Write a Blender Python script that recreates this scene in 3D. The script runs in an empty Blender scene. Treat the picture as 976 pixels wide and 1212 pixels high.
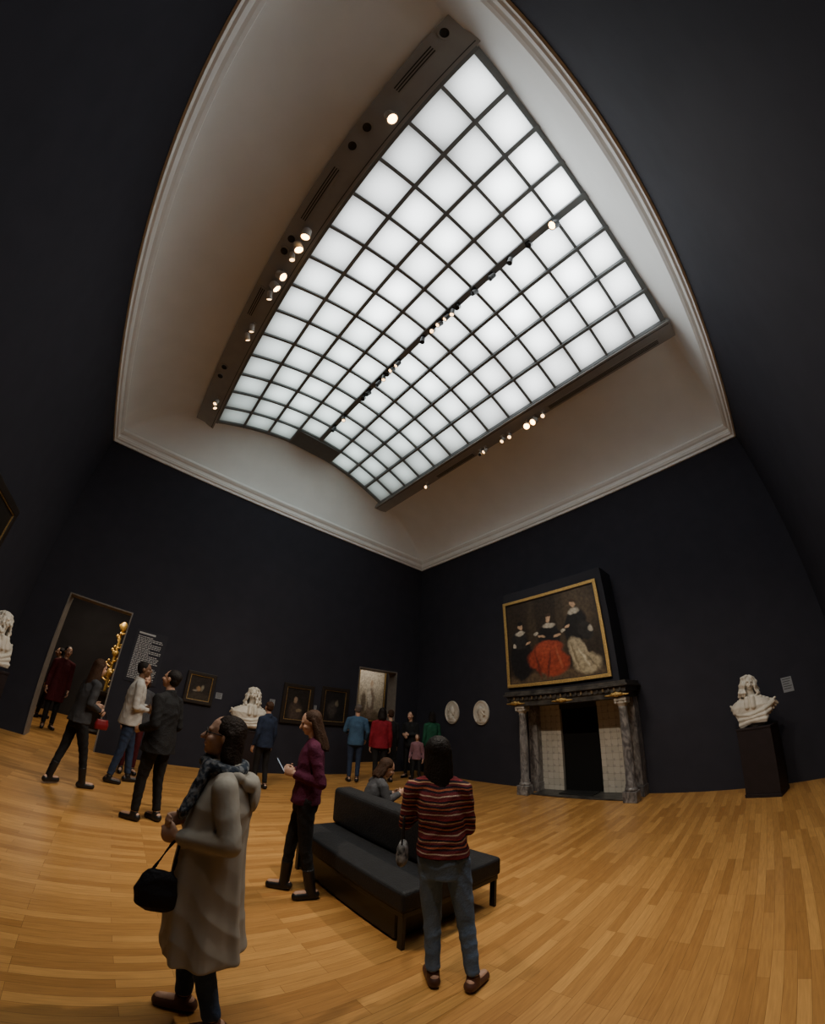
import bpy, math, numpy as np, random
from mathutils import Vector, Matrix
random.seed(4); rng=np.random.RandomState(3)
W,L,H=9.98,9.85,6.41
COL=bpy.context.scene.collection
# ---------------------------------------------------------------- camera (stereographic-like fisheye)
al,pi_,ro=0.8749,0.5672,0.0514
F0,FA,FB=405.9821,0.1275,-0.0024
fw=np.array([math.cos(al)*math.cos(pi_),math.sin(al)*math.cos(pi_),math.sin(pi_)])
rt=np.array([math.sin(al),-math.cos(al),0.]); up=np.cross(rt,fw)
c_,s_=math.cos(ro),math.sin(ro); rt,up=rt*c_+up*s_,up*c_-rt*s_
CAM=np.array([-7.6461,-8.4598,1.6])
cam=bpy.data.cameras.new('camera'); co=bpy.data.objects.new('camera',cam); COL.objects.link(co)
co.matrix_world=Matrix(((rt[0],up[0],-fw[0],CAM[0]),(rt[1],up[1],-fw[1],CAM[1]),(rt[2],up[2],-fw[2],CAM[2]),(0,0,0,1)))
cam.type='PANO'; cam.sensor_fit='HORIZONTAL'; cam.sensor_width=36; cam.clip_start=0.05
tt=np.linspace(0.01,1.95,300); rr=F0*(tt+FA*tt**3+FB*tt**5)*36/976; m_=rr<30
scv=np.array([1e1,1e2,1e3,1e4]); A_=np.stack([(rr[m_])**k for k in (1,2,3,4)],1)/scv
kk=np.linalg.lstsq(A_,tt[m_],rcond=None)[0]/scv
def setp(n,v):
    for o in (getattr(cam,'cycles',None),cam):
        if o is not None and hasattr(o,n):
            setattr(o,n,v); return
setp('panorama_type','FISHEYE_LENS_POLYNOMIAL'); setp('fisheye_fov',2*math.pi)
setp('fisheye_polynomial_k0',0.0)
for i in range(4): setp('fisheye_polynomial_k%d'%(i+1),-float(kk[i]))
bpy.context.scene.camera=co
# ---------------------------------------------------------------- materials
MATS={}
def mat(n,c,rough=.6,spec=.3,noise=0,nscale=8,bump=0,bscale=30,metal=0,e=0,ec=None,stretch=None,c2=None,lo=.35,hi=.65,dist=0):
    if n in MATS: return MATS[n]
    m=bpy.data.materials.new(n); m.use_nodes=True; nt=m.node_tree; b=nt.nodes['Principled BSDF']
    b.inputs['Base Color'].default_value=(*c,1); b.inputs['Roughness'].default_value=rough
    b.inputs['Specular IOR Level'].default_value=spec; b.inputs['Metallic'].default_value=metal
    if e:
        b.inputs['Emission Color'].default_value=(*(ec or c),1); b.inputs['Emission Strength'].default_value=e
    tc=nt.nodes.new('ShaderNodeTexCoord'); mp=nt.nodes.new('ShaderNodeMapping'); nt.links.new(tc.outputs['Object'],mp.inputs[0])
    if stretch: mp.inputs['Scale'].default_value=stretch
    nz=nt.nodes.new('ShaderNodeTexNoise'); nz.inputs['Scale'].default_value=nscale; nz.inputs['Detail'].default_value=5; nz.inputs['Distortion'].default_value=dist; nt.links.new(mp.outputs[0],nz.inputs['Vector'])
    cr=nt.nodes.new('ShaderNodeValToRGB'); nt.links.new(nz.outputs['Fac'],cr.inputs[0])
    k=noise; a=tuple(max(0,x*(1-k)) for x in c); d=c2 if c2 else tuple(min(1,x*(1+k)) for x in c)
    cr.color_ramp.elements[0].color=(*a,1); cr.color_ramp.elements[1].color=(*d,1)
    cr.color_ramp.elements[0].position=lo; cr.color_ramp.elements[1].position=hi
    nt.links.new(cr.outputs[0],b.inputs['Base Color'])
    if bump:
        n2=nt.nodes.new('ShaderNodeTexNoise'); n2.inputs['Scale'].default_value=bscale; n2.inputs['Detail'].default_value=4; nt.links.new(mp.outputs[0],n2.inputs['Vector'])
        bp=nt.nodes.new('ShaderNodeBump'); bp.inputs['Strength'].default_value=bump; bp.inputs['Distance'].default_value=.02
        nt.links.new(n2.outputs['Fac'],bp.inputs['Height']); nt.links.new(bp.outputs[0],b.inputs['Normal'])
    MATS[n]=m; return m
wallm=mat('wall_paint_navy',(.030,.0295,.0385),.85,.12,.06,3)
plaster=mat('plaster_white',(.86,.865,.85),.8,.15,.02,2)
cornm=mat('cornice_white',(.85,.85,.83),.6,.2,.02,4)
framebar=mat('skylight_bar_grey',(.20,.215,.22),.6,.2,.05,4)
beamm=mat('beam_grey',(.34,.34,.33),.7,.2,.04,4)
ventm=mat('vent_dark',(.05,.05,.05),.7,.2)
blackm=mat('black_metal',(.012,.012,.012),.4,.4,.1)
marble_w=mat('marble_white',(.58,.53,.45),.5,.35,.10,9,.15,40)
marble_c=mat('marble_capital',(.34,.31,.27),.5,.35,.15,14,.15,40)
marble_g=mat('marble_veined',(.085,.078,.080),.3,.5,.1,11,0,30,c2=(.31,.295,.28),stretch=(1,1,.5),lo=.38,hi=.72,dist=1.2)
marble_d=mat('marble_dark',(.026,.024,.023),.4,.4,.3,6,c2=(.07,.063,.055))
gold=mat('gilding',(.65,.42,.13),.4,.5,.25,30,.3,60,metal=.6)
goldd=mat('gilding_dull',(.15,.11,.06),.5,.4,.35,30,.3,60,metal=.3)
goldp=mat('gilded_frame',(.42,.27,.09),.45,.5,.3,40,.5,80,metal=.7)
darkwood=mat('dark_frame_wood',(.02,.014,.01),.5,.4,.2,20)
bronze=mat('doorway_lining',(.19,.165,.14),.5,.4,.1,10)
def floor_mat():
    m=bpy.data.materials.new('oak_strip_floor'); m.use_nodes=True; nt=m.node_tree; b=nt.nodes['Principled BSDF']
    tc=nt.nodes.new('ShaderNodeTexCoord')
    br=nt.nodes.new('ShaderNodeTexBrick'); br.offset=.37; br.offset_frequency=3; br.inputs['Scale'].default_value=1
    br.inputs['Brick Width'].default_value=.80; br.inputs['Row Height'].default_value=.07; br.inputs['Mortar Size'].default_value=.0011
    br.inputs['Mortar Smooth'].default_value=.3; br.inputs['Bias'].default_value=0
    br.inputs['Color1'].default_value=(.36,.172,.050,1); br.inputs['Color2'].default_value=(.56,.295,.092,1); br.inputs['Mortar'].default_value=(.16,.078,.025,1)
    nt.links.new(tc.outputs['Object'],br.inputs['Vector'])
    mp=nt.nodes.new('ShaderNodeMapping'); mp.inputs['Scale'].default_value=(2,30,1); nt.links.new(tc.outputs['Object'],mp.inputs[0])
    nz=nt.nodes.new('ShaderNodeTexNoise'); nz.inputs['Scale'].default_value=2.5; nz.inputs['Detail'].default_value=6; nt.links.new(mp.outputs[0],nz.inputs['Vector'])
    cr=nt.nodes.new('ShaderNodeValToRGB'); cr.color_ramp.elements[0].position=.3; cr.color_ramp.elements[1].position=.7
    cr.color_ramp.elements[0].color=(.80,.78,.76,1); cr.color_ramp.elements[1].color=(1.08,1.06,1.0,1); nt.links.new(nz.outputs['Fac'],cr.inputs[0])
    mx=nt.nodes.new('ShaderNodeMix'); mx.data_type='RGBA'; mx.blend_type='MULTIPLY'; mx.inputs['Factor'].default_value=1
    nt.links.new(br.outputs['Color'],mx.inputs['A']); nt.links.new(cr.outputs[0],mx.inputs['B']); nt.links.new(mx.outputs['Result'],b.inputs['Base Color'])
    b.inputs['Roughness'].default_value=.33; b.inputs['Specular IOR Level'].default_value=.38
    return m
floorm=floor_mat()
# ---------------------------------------------------------------- mesh helpers
def obj(name,me,parent=None,loc=(0,0,0),rot=0,kind=None,label=None,cat=None,group=None,smooth=False):
    o=bpy.data.objects.new(name,me); COL.objects.link(o); o.location=loc; o.rotation_euler=(0,0,rot)
    if parent: o.parent=parent
    if kind: o['kind']=kind
    if label: o['label']=label
    if cat: o['category']=cat
    if group: o['group']=group
    if smooth and me:
        me.polygons.foreach_set('use_smooth',[True]*len(me.polygons))
    return o
class MB:
    def __init__(s): s.v=[];s.f=[];s.m=[];s.mats=[];s.mi=0
    def mat(s,m):
        if m not in s.mats: s.mats.append(m)
        s.mi=s.mats.index(m); return s
    def add(s,v,f):
        o=len(s.v); s.v+= [tuple(map(float,q)) for q in v]; s.f+=[tuple(i+o for i in q) for q in f]; s.m+=[s.mi]*len(f); return s
    def box(s,x0,x1,y0,y1,z0,z1):
        x0,x1=sorted((x0,x1));y0,y1=sorted((y0,y1));z0,z1=sorted((z0,z1))
        return s.add([(x0,y0,z0),(x1,y0,z0),(x1,y1,z0),(x0,y1,z0),(x0,y0,z1),(x1,y0,z1),(x1,y1,z1),(x0,y1,z1)],[(0,3,2,1),(4,5,6,7),(0,1,5,4),(1,2,6,5),(2,3,7,6),(3,0,4,7)])
    def lathe(s,prof,cx=0,cy=0,n=24,sx=1,sy=1):
        v=[];f=[]
        for r,z in prof:
            for i in range(n):
                a=2*math.pi*i/n; v.append((cx+r*sx*math.cos(a),cy+r*sy*math.sin(a),z))
        for j in range(len(prof)-1):
            for i in range(n):
                k=(i+1)%n; f.append((j*n+i,j*n+k,(j+1)*n+k,(j+1)*n+i))
        f.append(tuple(range(n-1,-1,-1))); f.append(tuple((len(prof)-1)*n+i for i in range(n)))
        return s.add(v,f)
    def cap(s,A,B,ra,rb,side=None,fx=1,fy=1,fa=False,fb=False,n=14):
        A=np.array(A,float);B=np.array(B,float);d=B-A;l=np.linalg.norm(d)
        ax=d/l if l>1e-6 else np.array([0,0,1.])
        sd=np.array(side if side is not None else ((1,0,0) if abs(ax[0])<.8 else (0,1,0)),float)
        u=sd-ax*(sd@ax);u/=np.linalg.norm(u);w=np.cross(ax,u)
        R=[]
        if fa: R.append((A,ra))
        else:
            for p in (-88,-65,-42,-20,0): p=math.radians(p); R.append((A+ax*ra*math.sin(p),ra*math.cos(p)))
        if fb: R.append((B,rb))
        else:
            for p in (0,20,42,65,88): p=math.radians(p); R.append((B+ax*rb*math.sin(p),rb*math.cos(p)))
        v=[];f=[]
        for c,r in R:
            for i in range(n):
                a=2*math.pi*i/n; v.append(c+u*r*fx*math.cos(a)+w*r*fy*math.sin(a))
        for j in range(len(R)-1):
            for i in range(n):
                k=(i+1)%n; f.append((j*n+i,j*n+k,(j+1)*n+k,(j+1)*n+i))
        f.append(tuple(range(n-1,-1,-1))); f.append(tuple((len(R)-1)*n+i for i in range(n)))
        return s.add(v,f)
    def ell(s,c,r,n=16,M=None):
        v=[];f=[];K=9
        for j in range(K+1):
            t=math.pi*(j+.02 if j==0 else (j-.02 if j==K else j))/K
            for i in range(n):
                a=2*math.pi*i/n; q=np.array([r[0]*math.sin(t)*math.cos(a),r[1]*math.sin(t)*math.sin(a),-r[2]*math.cos(t)])
                if M is not None: q=M@q
                v.append(np.array(c)+q)
        for j in range(K):
            for i in range(n):
                k=(i+1)%n; f.append((j*n+i,j*n+k,(j+1)*n+k,(j+1)*n+i))
        f.append(tuple(range(n-1,-1,-1))); f.append(tuple(K*n+i for i in range(n)))
        return s.add(v,f)
    def rings(s,rs,n=28,ex=2.3,nf=8):
        v=[];f=[]
        for r_ in rs:
            cx,cy,cz,rx,ry=r_[:5]; am=r_[5] if len(r_)>5 else 0
            for i in range(n):
                a=2*math.pi*i/n; ca,sa=math.cos(a),math.sin(a); k=1+am*(math.sin(nf*a+.7)+.5*math.sin((nf+4)*a+2))
                v.append((cx+k*rx*math.copysign(abs(ca)**(2/ex),ca),cy+k*ry*math.copysign(abs(sa)**(2/ex),sa),cz))
        for j in range(len(rs)-1):
            for i in range(n):
                k=(i+1)%n; f.append((j*n+i,j*n+k,(j+1)*n+k,(j+1)*n+i))
        f.append(tuple(range(n-1,-1,-1))); f.append(tuple((len(rs)-1)*n+i for i in range(n)))
        return s.add(v,f)
    def mesh(s,name):
        me=bpy.data.meshes.new(name); me.from_pydata(s.v,[],s.f)
        for m in s.mats: me.materials.append(m)
        if s.mats: me.polygons.foreach_set('material_index',s.m)
        me.update(); return me
    def remesh(s,name,vox,m,smooth=3,clampz=None,fold=0,seed=0,ff=1.0,maxy=None):
        if clampz is not None: s.v=[(a,b,max(c,clampz)) for a,b,c in s.v]
        if maxy is not None: s.v=[(a,min(b,maxy),c) for a,b,c in s.v]
        me=bpy.data.meshes.new('tmp'); me.from_pydata(s.v,[],s.f)
        o=bpy.data.objects.new('tmp',me); COL.objects.link(o)
        r=o.modifiers.new('r','REMESH'); r.mode='VOXEL'; r.voxel_size=vox
        if smooth:
            q=o.modifiers.new('s','SMOOTH'); q.iterations=smooth; q.factor=.6
        dg=bpy.context.evaluated_depsgraph_get(); dg.update()
        out=bpy.data.meshes.new_from_object(o.evaluated_get(dg)); out.name=name
        bpy.data.objects.remove(o); bpy.data.meshes.remove(me)
        n=len(out.vertices)
        if fold and n:
            cc=np.zeros(n*3); out.vertices.foreach_get('co',cc); cc=cc.reshape(-1,3)
            nn=np.zeros(n*3); out.vertices.foreach_get('normal',nn); nn=nn.reshape(-1,3)
            ph=seed*1.7; q=cc*ff
            # thin sharp creases: ridged waves of varying direction
            u1=q[:,2]*30+q[:,0]*16-q[:,1]*11+ph+1.8*np.sin(q[:,0]*19+q[:,1]*15)
            u2=q[:,2]*22-q[:,0]*21+q[:,1]*17+ph*2.3+1.6*np.sin(q[:,2]*13+ph)
            u3=q[:,0]*36+q[:,1]*31+3*np.sin(q[:,2]*5+ph)
            ms=.5+.5*np.sin(q[:,2]*9+q[:,0]*7+ph*3)
            w=(1-np.abs(np.sin(u1))*2)*.6*ms+(1-np.abs(np.sin(u2))*2)*.5*(1-ms)+.35*np.sin(u3)
            cc=cc+nn*(w*fold)[:,None]; out.vertices.foreach_set('co',cc.ravel()); out.update()
        out.materials.clear(); out.materials.append(m)
        out.polygons.foreach_set('use_smooth',[True]*len(out.polygons))
        return out
def bevel(o,w=.01,seg=2):
    b=o.modifiers.new('b','BEVEL'); b.width=w; b.segments=seg; b.limit_method='ANGLE'; return o
def empty(name,loc,rot,label,cat,group=None):
    o=bpy.data.objects.new(name,None); o.empty_display_size=.1; COL.objects.link(o); o.location=loc; o.rotation_euler=(0,0,rot)
    o['label']=label; o['category']=cat
    if group: o['group']=group
    return o
# ---------------------------------------------------------------- room shell
obj('floor',MB().mat(floorm).box(-12,3,-L-.3,5,-.1,0).mesh('floor'),kind='structure')
D1=(-9.26,-7.94,2.79); D2=(-2.2,-.86,2.80); T=.35
b=MB().mat(wallm)
b.box(-W-.3,D1[0],0,T,0,H+.3).box(D1[0],D1[1],0,T,D1[2],H+.3).box(D1[1],D2[0],0,T,0,H+.3).box(D2[0],D2[1],0,T,D2[2],H+.3).box(D2[1],.3,0,T,0,H+.3)
obj('wall_north',b.mesh('wall_north'),kind='structure')
obj('wall_east',MB().mat(wallm).box(0,.3,-L,0,0,H+.3).mesh('we'),kind='structure')
obj('wall_south',MB().mat(wallm).box(-W-.3,.3,-L-.3,-L,0,H+.3).mesh('ws'),kind='structure')
obj('wall_west',MB().mat(wallm).box(-W-.3,-W,-L,0,0,H+.3).mesh('ww'),kind='structure')
adj=mat('adjoining_wall_paint',(.028,.026,.028),.85,.12,.08,3)
obj('wall_adjoining_north',MB().mat(adj).box(-12,-3.6,4.4,4.6,0,3.9).mesh('x'),kind='structure')
obj('wall_adjoining_middle',MB().mat(adj).box(-3.6,-3.4,T,4.6,0,3.9).mesh('x'),kind='structure')
obj('wall_adjoining_back',MB().mat(adj).box(-3.4,2.6,1.9,2.1,0,3.9).mesh('x'),kind='structure')
obj('wall_adjoining_west',MB().mat(adj).box(-12,-11.8,T,4.4,0,3.9).mesh('x'),kind='structure')
obj('wall_adjoining_east',MB().mat(adj).box(2.4,2.6,T,1.9,0,3.9).mesh('x'),kind='structure')
obj('ceiling_adjoining',MB().mat(adj).box(-12,3,T,4.6,3.9,4.0).mesh('x'),kind='structure')
n=1
for D in (D1,D2):
    b=MB().mat(bronze); e_=.025
    b.add([(D[0],-.02,0),(D[0]+e_,-.02,0),(D[0]+e_,-.02,D[2]-e_),(D[1]-e_,-.02,D[2]-e_),(D[1]-e_,-.02,0),(D[1],-.02,0),(D[1],-.02,D[2]),(D[0],-.02,D[2]),
           (D[0],T+.02,0),(D[0]+e_,T+.02,0),(D[0]+e_,T+.02,D[2]-e_),(D[1]-e_,T+.02,D[2]-e_),(D[1]-e_,T+.02,0),(D[1],T+.02,0),(D[1],T+.02,D[2]),(D[0],T+.02,D[2])],
          [(0,1,2,7),(2,3,6,7),(3,4,5,6),(8,15,10,9),(10,15,14,11),(11,14,13,12)]+[(i,8+i,8+(i+1)%8,(i+1)%8) for i in range(8)])
    obj('trim_%d'%n,b.mesh('trim'),kind='structure'); n+=1
prof=[(0,6.36),(.035,6.36),(.04,6.42),(.07,6.44),(.085,6.50),(.06,6.53),(.065,6.58),(.10,6.61),(.13,6.66),(.12,6.70),(.08,6.72),(0.06,6.76),(0,6.76)]
def cornice(nm,a,b_,inn):
    a=np.array(a,float);b_=np.array(b_,float);inn=np.array(inn,float);d=(b_-a)/np.linalg.norm(b_-a)
    v=[];f=[];K=len(prof)
    for P_,sg in ((a,1),(b_,-1)):
        for o_,z in prof:
            q=P_+inn*o_+d*sg*o_; v.append((q[0],q[1],z))
    for i in range(K):
        k=(i+1)%K; f.append((i,k,K+k,K+i))
    f.append(tuple(range(K))); f.append(tuple(range(2*K-1,K-1,-1)))
    obj(nm,MB().mat(cornm).add(v,f).mesh(nm),kind='structure')
cornice('trim_3',(-W,0),(0,0),(0,-1)); cornice('trim_4',(0,0),(0,-L),(-1,0)); cornice('trim_5',(0,-L),(-W,-L),(0,1)); cornice('trim_6',(-W,-L),(-W,0),(1,0))
XW,XE,YN,YS,ZS,RI=-7.92,-2.53,-.67,-9.54,7.81,.60
XM=(XW+XE)/2; HWX=(XE-XW)/2
def arch(x):
    u=(x-XM)/HWX
    return ZS+RI*(1-u*u) if abs(u)<1 else ZS
def cove():
    v=[];f=[];NT=14
    ix0,ix1,iy1,iy0=-8.42,-2.14,YN,YS; e=.055
    per=[]
    NX=48;NY=20
    for i in range(NX): u=i/NX; per.append(((-W+e)+(W-2*e)*u,-e,ix0+(ix1-ix0)*u,iy1,'n'))
    for i in range(NY): u=i/NY; per.append((-e,-e-(L-2*e)*u,ix1,iy1+(iy0-iy1)*u,'e'))
    for i in range(NX): u=i/NX; per.append((-e-(W-2*e)*u,-L+e,ix1+(ix0-ix1)*u,iy0,'s'))
    for i in range(NY): u=i/NY; per.append((-W+e,-L+e+(L-2*e)*u,ix0,iy0+(iy1-iy0)*u,'w'))
    for (ox,oy,ix,iy,sd) in per:
        zt=arch(ix) if sd in 'ns' else ZS
        for j in range(NT+1):
            t=j/NT*math.pi/2; hf=1-math.cos(t); vf=math.sin(t)
            hf=.55*hf+.45*(j/NT); vf=.55*vf+.45*(j/NT)
            v.append((ox+(ix-ox)*hf,oy+(iy-oy)*hf,6.72+(zt-6.72)*vf))
    K=NT+1;N=len(per)
    for i in range(N):
        k=(i+1)%N
        for j in range(NT): f.append((i*K+j,i*K+j+1,k*K+j+1,k*K+j))
    obj('ceiling',MB().mat(plaster).add(v,f).mesh('ceiling'),kind='structure',smooth=True)
cove()
def glass_mat():
    m=bpy.data.materials.new('frosted_backlit_glass'); m.use_nodes=True; nt=m.node_tree; b=nt.nodes['Principled BSDF']
    b.inputs['Base Color'].default_value=(.5,.52,.52,1); b.inputs['Roughness'].default_value=.5
    uv=nt.nodes.new('ShaderNodeTexCoord'); sep=nt.nodes.new('ShaderNodeSeparateXYZ'); nt.links.new(uv.outputs['UV'],sep.inputs[0])
    def M(op,a,b_=None,c=None):
        n=nt.nodes.new('ShaderNodeMath'); n.operation=op
        for i,x in enumerate((a,b_,c)):
            if x is None: continue
            if isinstance(x,(int,float)): n.inputs[i].default_value=x
            else: nt.links.new(x,n.inputs[i])
        return n.outputs[0]
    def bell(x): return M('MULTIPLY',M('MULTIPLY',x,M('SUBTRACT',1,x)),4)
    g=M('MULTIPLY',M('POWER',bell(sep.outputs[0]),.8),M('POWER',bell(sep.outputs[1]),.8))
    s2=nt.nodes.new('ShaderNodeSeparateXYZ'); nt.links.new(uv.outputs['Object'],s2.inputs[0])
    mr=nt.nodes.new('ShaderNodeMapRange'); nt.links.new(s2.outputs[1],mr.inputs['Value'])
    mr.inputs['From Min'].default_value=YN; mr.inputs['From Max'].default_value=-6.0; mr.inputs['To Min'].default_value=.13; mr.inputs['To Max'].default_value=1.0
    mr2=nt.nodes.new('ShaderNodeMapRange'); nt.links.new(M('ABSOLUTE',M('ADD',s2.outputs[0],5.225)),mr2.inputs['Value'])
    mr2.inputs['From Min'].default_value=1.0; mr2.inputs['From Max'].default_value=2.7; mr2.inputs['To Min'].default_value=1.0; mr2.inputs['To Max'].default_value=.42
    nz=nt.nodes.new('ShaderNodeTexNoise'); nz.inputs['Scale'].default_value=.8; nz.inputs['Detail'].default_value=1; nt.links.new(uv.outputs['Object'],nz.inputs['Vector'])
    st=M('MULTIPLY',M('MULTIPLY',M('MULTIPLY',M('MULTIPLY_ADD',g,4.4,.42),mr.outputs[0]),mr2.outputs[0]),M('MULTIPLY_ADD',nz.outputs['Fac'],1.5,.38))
    nt.links.new(st,b.inputs['Emission Strength'])
    mx=nt.nodes.new('ShaderNodeMix'); mx.data_type='RGBA'; nt.links.new(mr.outputs[0],mx.inputs['Factor'])
    mx.inputs['A'].default_value=(.80,1,.95,1); mx.inputs['B'].default_value=(.94,.99,1,1)
    nt.links.new(mx.outputs['Result'],b.inputs['Emission Color'])
    return m
NCX,NCY=8,14
me=bpy.data.meshes.new('window_1'); v=[];f=[];uvs=[]
SUB=3
for i in range(NCX):
    for j in range(NCY):
        if j==0 and i in (3,4): continue
        xa=XW+(XE-XW)*i/NCX; xb=XW+(XE-XW)*(i+1)/NCX; ya=YN+(YS-YN)*j/NCY; yb=YN+(YS-YN)*(j+1)/NCY
        for k in range(SUB):
            x0=xa+(xb-xa)*k/SUB; x1=xa+(xb-xa)*(k+1)/SUB; o=len(v)
            v+=[(x0,ya,arch(x0)),(x1,ya,arch(x1)),(x1,yb,arch(x1)),(x0,yb,arch(x0))]; f.append((o,o+1,o+2,o+3))
            uvs+=[(k/SUB,0),((k+1)/SUB,0),((k+1)/SUB,1),(k/SUB,1)]
me.from_pydata(v,[],f); uvl=me.uv_layers.new(name='UVMap')
for i,u in enumerate(uvs): uvl.data[i].uv=u
me.materials.append(glass_mat()); win=obj('window_1',me,kind='structure')
b=MB().mat(framebar)
for i in range(NCX+1):
    x=XW+(XE-XW)*i/NCX; z=arch(x); w=.06 if i==4 else .032
    b.box(x-w,x+w,YS-.03,YN+.03,z-.07,z+.03)
for j in range(NCY+1):
    y=YN+(YS-YN)*j/NCY; w=.026 if 0<j<NCY else .05
    for k in range(24):
        x0=XW+(XE-XW)*k/24; x1=XW+(XE-XW)*(k+1)/24; z0,z1=arch(x0),arch(x1)
        b.add([(x0,y-w,z0-.05),(x1,y-w,z1-.05),(x1,y+w,z1-.05),(x0,y+w,z0-.05),(x0,y-w,z0+.02),(x1,y-w,z1+.02),(x1,y+w,z1+.02),(x0,y+w,z0+.02)],[(0,3,2,1),(4,5,6,7),(0,1,5,4),(1,2,6,5),(2,3,7,6),(3,0,4,7)])
obj('glazing_bars',b.mesh('glazing_bars'),parent=win)
b=MB().mat(mat('infill_panel',(.14,.14,.135),.7,.2,.05)); cw=(XE-XW)/NCX
b.box(XM-cw,XM+cw,YN-(YN-YS)/NCY,YN,arch(XM-cw)-.08,arch(XM-cw)+.12)
obj('infill_panel',b.mesh('infill_panel'),parent=win)
def beam(nm,x0,x1,side):
    b=MB().mat(beamm); b.box(x0,x1,-9.64,-.40,7.70,7.98)
    b.mat(ventm)
    g=x1-.05 if side=='w' else x0+.05
    b.box(g-.006,g+.006,-9.6,-.44,7.692,7.70)
    obj(nm,b.mesh(nm),kind='structure')
beam('trim_7',-8.44,-7.94,'w'); beam('trim_8',-2.55,-2.14,'e')
def vent(x,y0,y1,lab):
    b=MB().mat(beamm).box(x-.07,x+.07,y0,y1,7.685,7.70).mat(ventm)
    for k in range(3): b.box(x-.045+k*.035,x-.028+k*.035,y0+.03,y1-.03,7.68,7.686)
    obj('air_vent',b.mesh('air_vent'),label=lab,cat='vent',group='ceiling air vents')
for y0,y1 in ((-7.2,-6.2),(-9.2,-8.45),(-4.8,-4.1)): vent(-8.29,y0,y1,'slotted grey air vent set into the ceiling ledge')
for y0,y1 in ((-9.3,-6.6),(-4.4,-3.0)): vent(-2.25,y0,y1,'long slotted air vent in the ledge beside the skylight')
def downlight(x,y):
    o=empty('recessed_downlight',(x,y,7.70),0,'round black recessed downlight, switched off, in the ceiling ledge','ceiling light','recessed downlights')
    obj('trim_ring',MB().mat(beamm).lathe([(.085,0),(.085,-.018),(.062,-.018),(.062,-.004)],n=24).mesh('ring'),parent=o)
    obj('lamp_recess',MB().mat(blackm).lathe([(.062,-.003),(.060,-.019),(.03,-.012)],n=20).mesh('rec'),parent=o)
for x,y in ((-8.29,-7.87),(-8.30,-7.55),(-8.32,-9.40),(-8.29,-5.85),(-8.29,-5.6),(-8.29,-2.6),(-8.29,-2.3)): downlight(x,y)
bulb=mat('lamp_glow_warm',(1,.72,.4),.5,.2,e=26,ec=(1,.52,.17))
bulb2=mat('lamp_glow_soft',(1,.85,.6),.5,.2,e=6,ec=(1,.58,.25))
def rotto(d): return Vector(d).to_track_quat('-Z','Y').to_euler()
def spot(x,y,z,aim,lit=2,power=0,angle=40,lab=None,grp=None,whitebody=False):
    o=empty('spotlight',(x,y,z),0,lab or 'small black track spotlight under the skylight bar','spotlight',grp or 'track spotlights')
    body=blackm if not whitebody else mat('spot_white',(.5,.48,.45),.4,.4)
    k=1.6 if lit==2 else 1.0
    obj('bracket',MB().mat(body).box(-.012,.012,-.012,.012,-.10,-.012).box(-.03,.03,-.05,.05,-.015,0).mesh('bracket'),parent=o)
    d=(Vector(aim)-Vector((x,y,z-.15))).normalized()
    h=obj('lamp_head',MB().mat(body).lathe([(.03*k,.09),(.045*k,.07),(.05*k,-.05),(.052*k,-.07),(.042*k,-.07),(.040*k,-.045)],n=18).mesh('head'),parent=o,loc=(0,0,-.15))
    h.rotation_euler=rotto(d)
    l=obj('lamp_lens',MB().mat(bulb if lit==2 else (bulb2 if lit==1 else blackm)).lathe([(.040*k,-.05),(.038*k,-.068),(.01,-.075)],n=16).mesh('lens'),parent=o,loc=(0,0,-.15))
    l.rotation_euler=h.rotation_euler
    if power:
        ld=bpy.data.lights.new('spot_beam','SPOT'); ld.energy=power; ld.color=(1,.86,.68); ld.spot_size=math.radians(angle); ld.spot_blend=1; ld.shadow_soft_size=.06
        lo=bpy.data.objects.new('spot_beam',ld); COL.objects.link(lo); lo.location=Vector((x,y,z-.15))+d*.14; lo.rotation_euler=rotto(d)
WB='white spotlight on the ceiling ledge, glowing warm'
for y,aim,lit,pw,ang in ((-8.18,(-2.8,-8.0,0),2,620,70),(-6.12,(-6,-2.4,0),2,460,70),(-5.86,(-2.6,-4.5,0),2,680,75),(-5.66,(-4,-3,0),1,0,40),(-5.26,(-.4,-8.4,1.4),2,240,26),(-5.02,(-.5,-5,2.6),2,460,34),(-4.80,(-4,0,1),1,0,40),(-3.98,(-5.1,-.2,1.5),1,110,26),(-3.75,(-3.2,0,1.6),1,180,45),(-1.45,(-4,-2,0),1,0,40),(-1.6,(-9,-2,1.4),1,40,40)):
    spot(-8.12,y,7.70,aim,lit,pw,ang,WB,'ledge spotlights',True)
ys=[-8.83]+list(np.linspace(-8.3,-6.6,5))+[-6.45,-6.3,-6.1,-5.9,-5.6,-4.8,-4.6,-4.45,-4.3,-4.1,-3.7,-3.5,-2.6,-2.1]
tgt=[(-9.5,-2.4,1.6),(-9,-6,0),(-5,-4,0),(-8,0,1)]
for i,y in enumerate(ys):
    spot(XM,y,arch(XM)-.07,tgt[i%4],2 if i in (0,) else (1 if i in (6,7,8,9,11,12,14,18) else 0),(220 if i==0 else 0),60)
for y,lit,aim,pw in ((-2.61,1,(-9.9,-3,2.5),60),(-4.6,0,(-8,-4,0),0),(-4.75,1,(-7.9,0,1),140),(-5.3,1,(-6.5,-3.0,.5),320),(-5.5,1,(-6,-6,0),0),(-6.0,2,(-6.6,-6.2,.6),560),(-6.2,2,(-8,-2.2,.5),440),(-6.45,1,(-9,-6,0),0)):
    spot(-2.26,y,7.70,aim,lit,pw,60,'white spotlight on the ledge beside the skylight','ledge spotlights',True)
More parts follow.
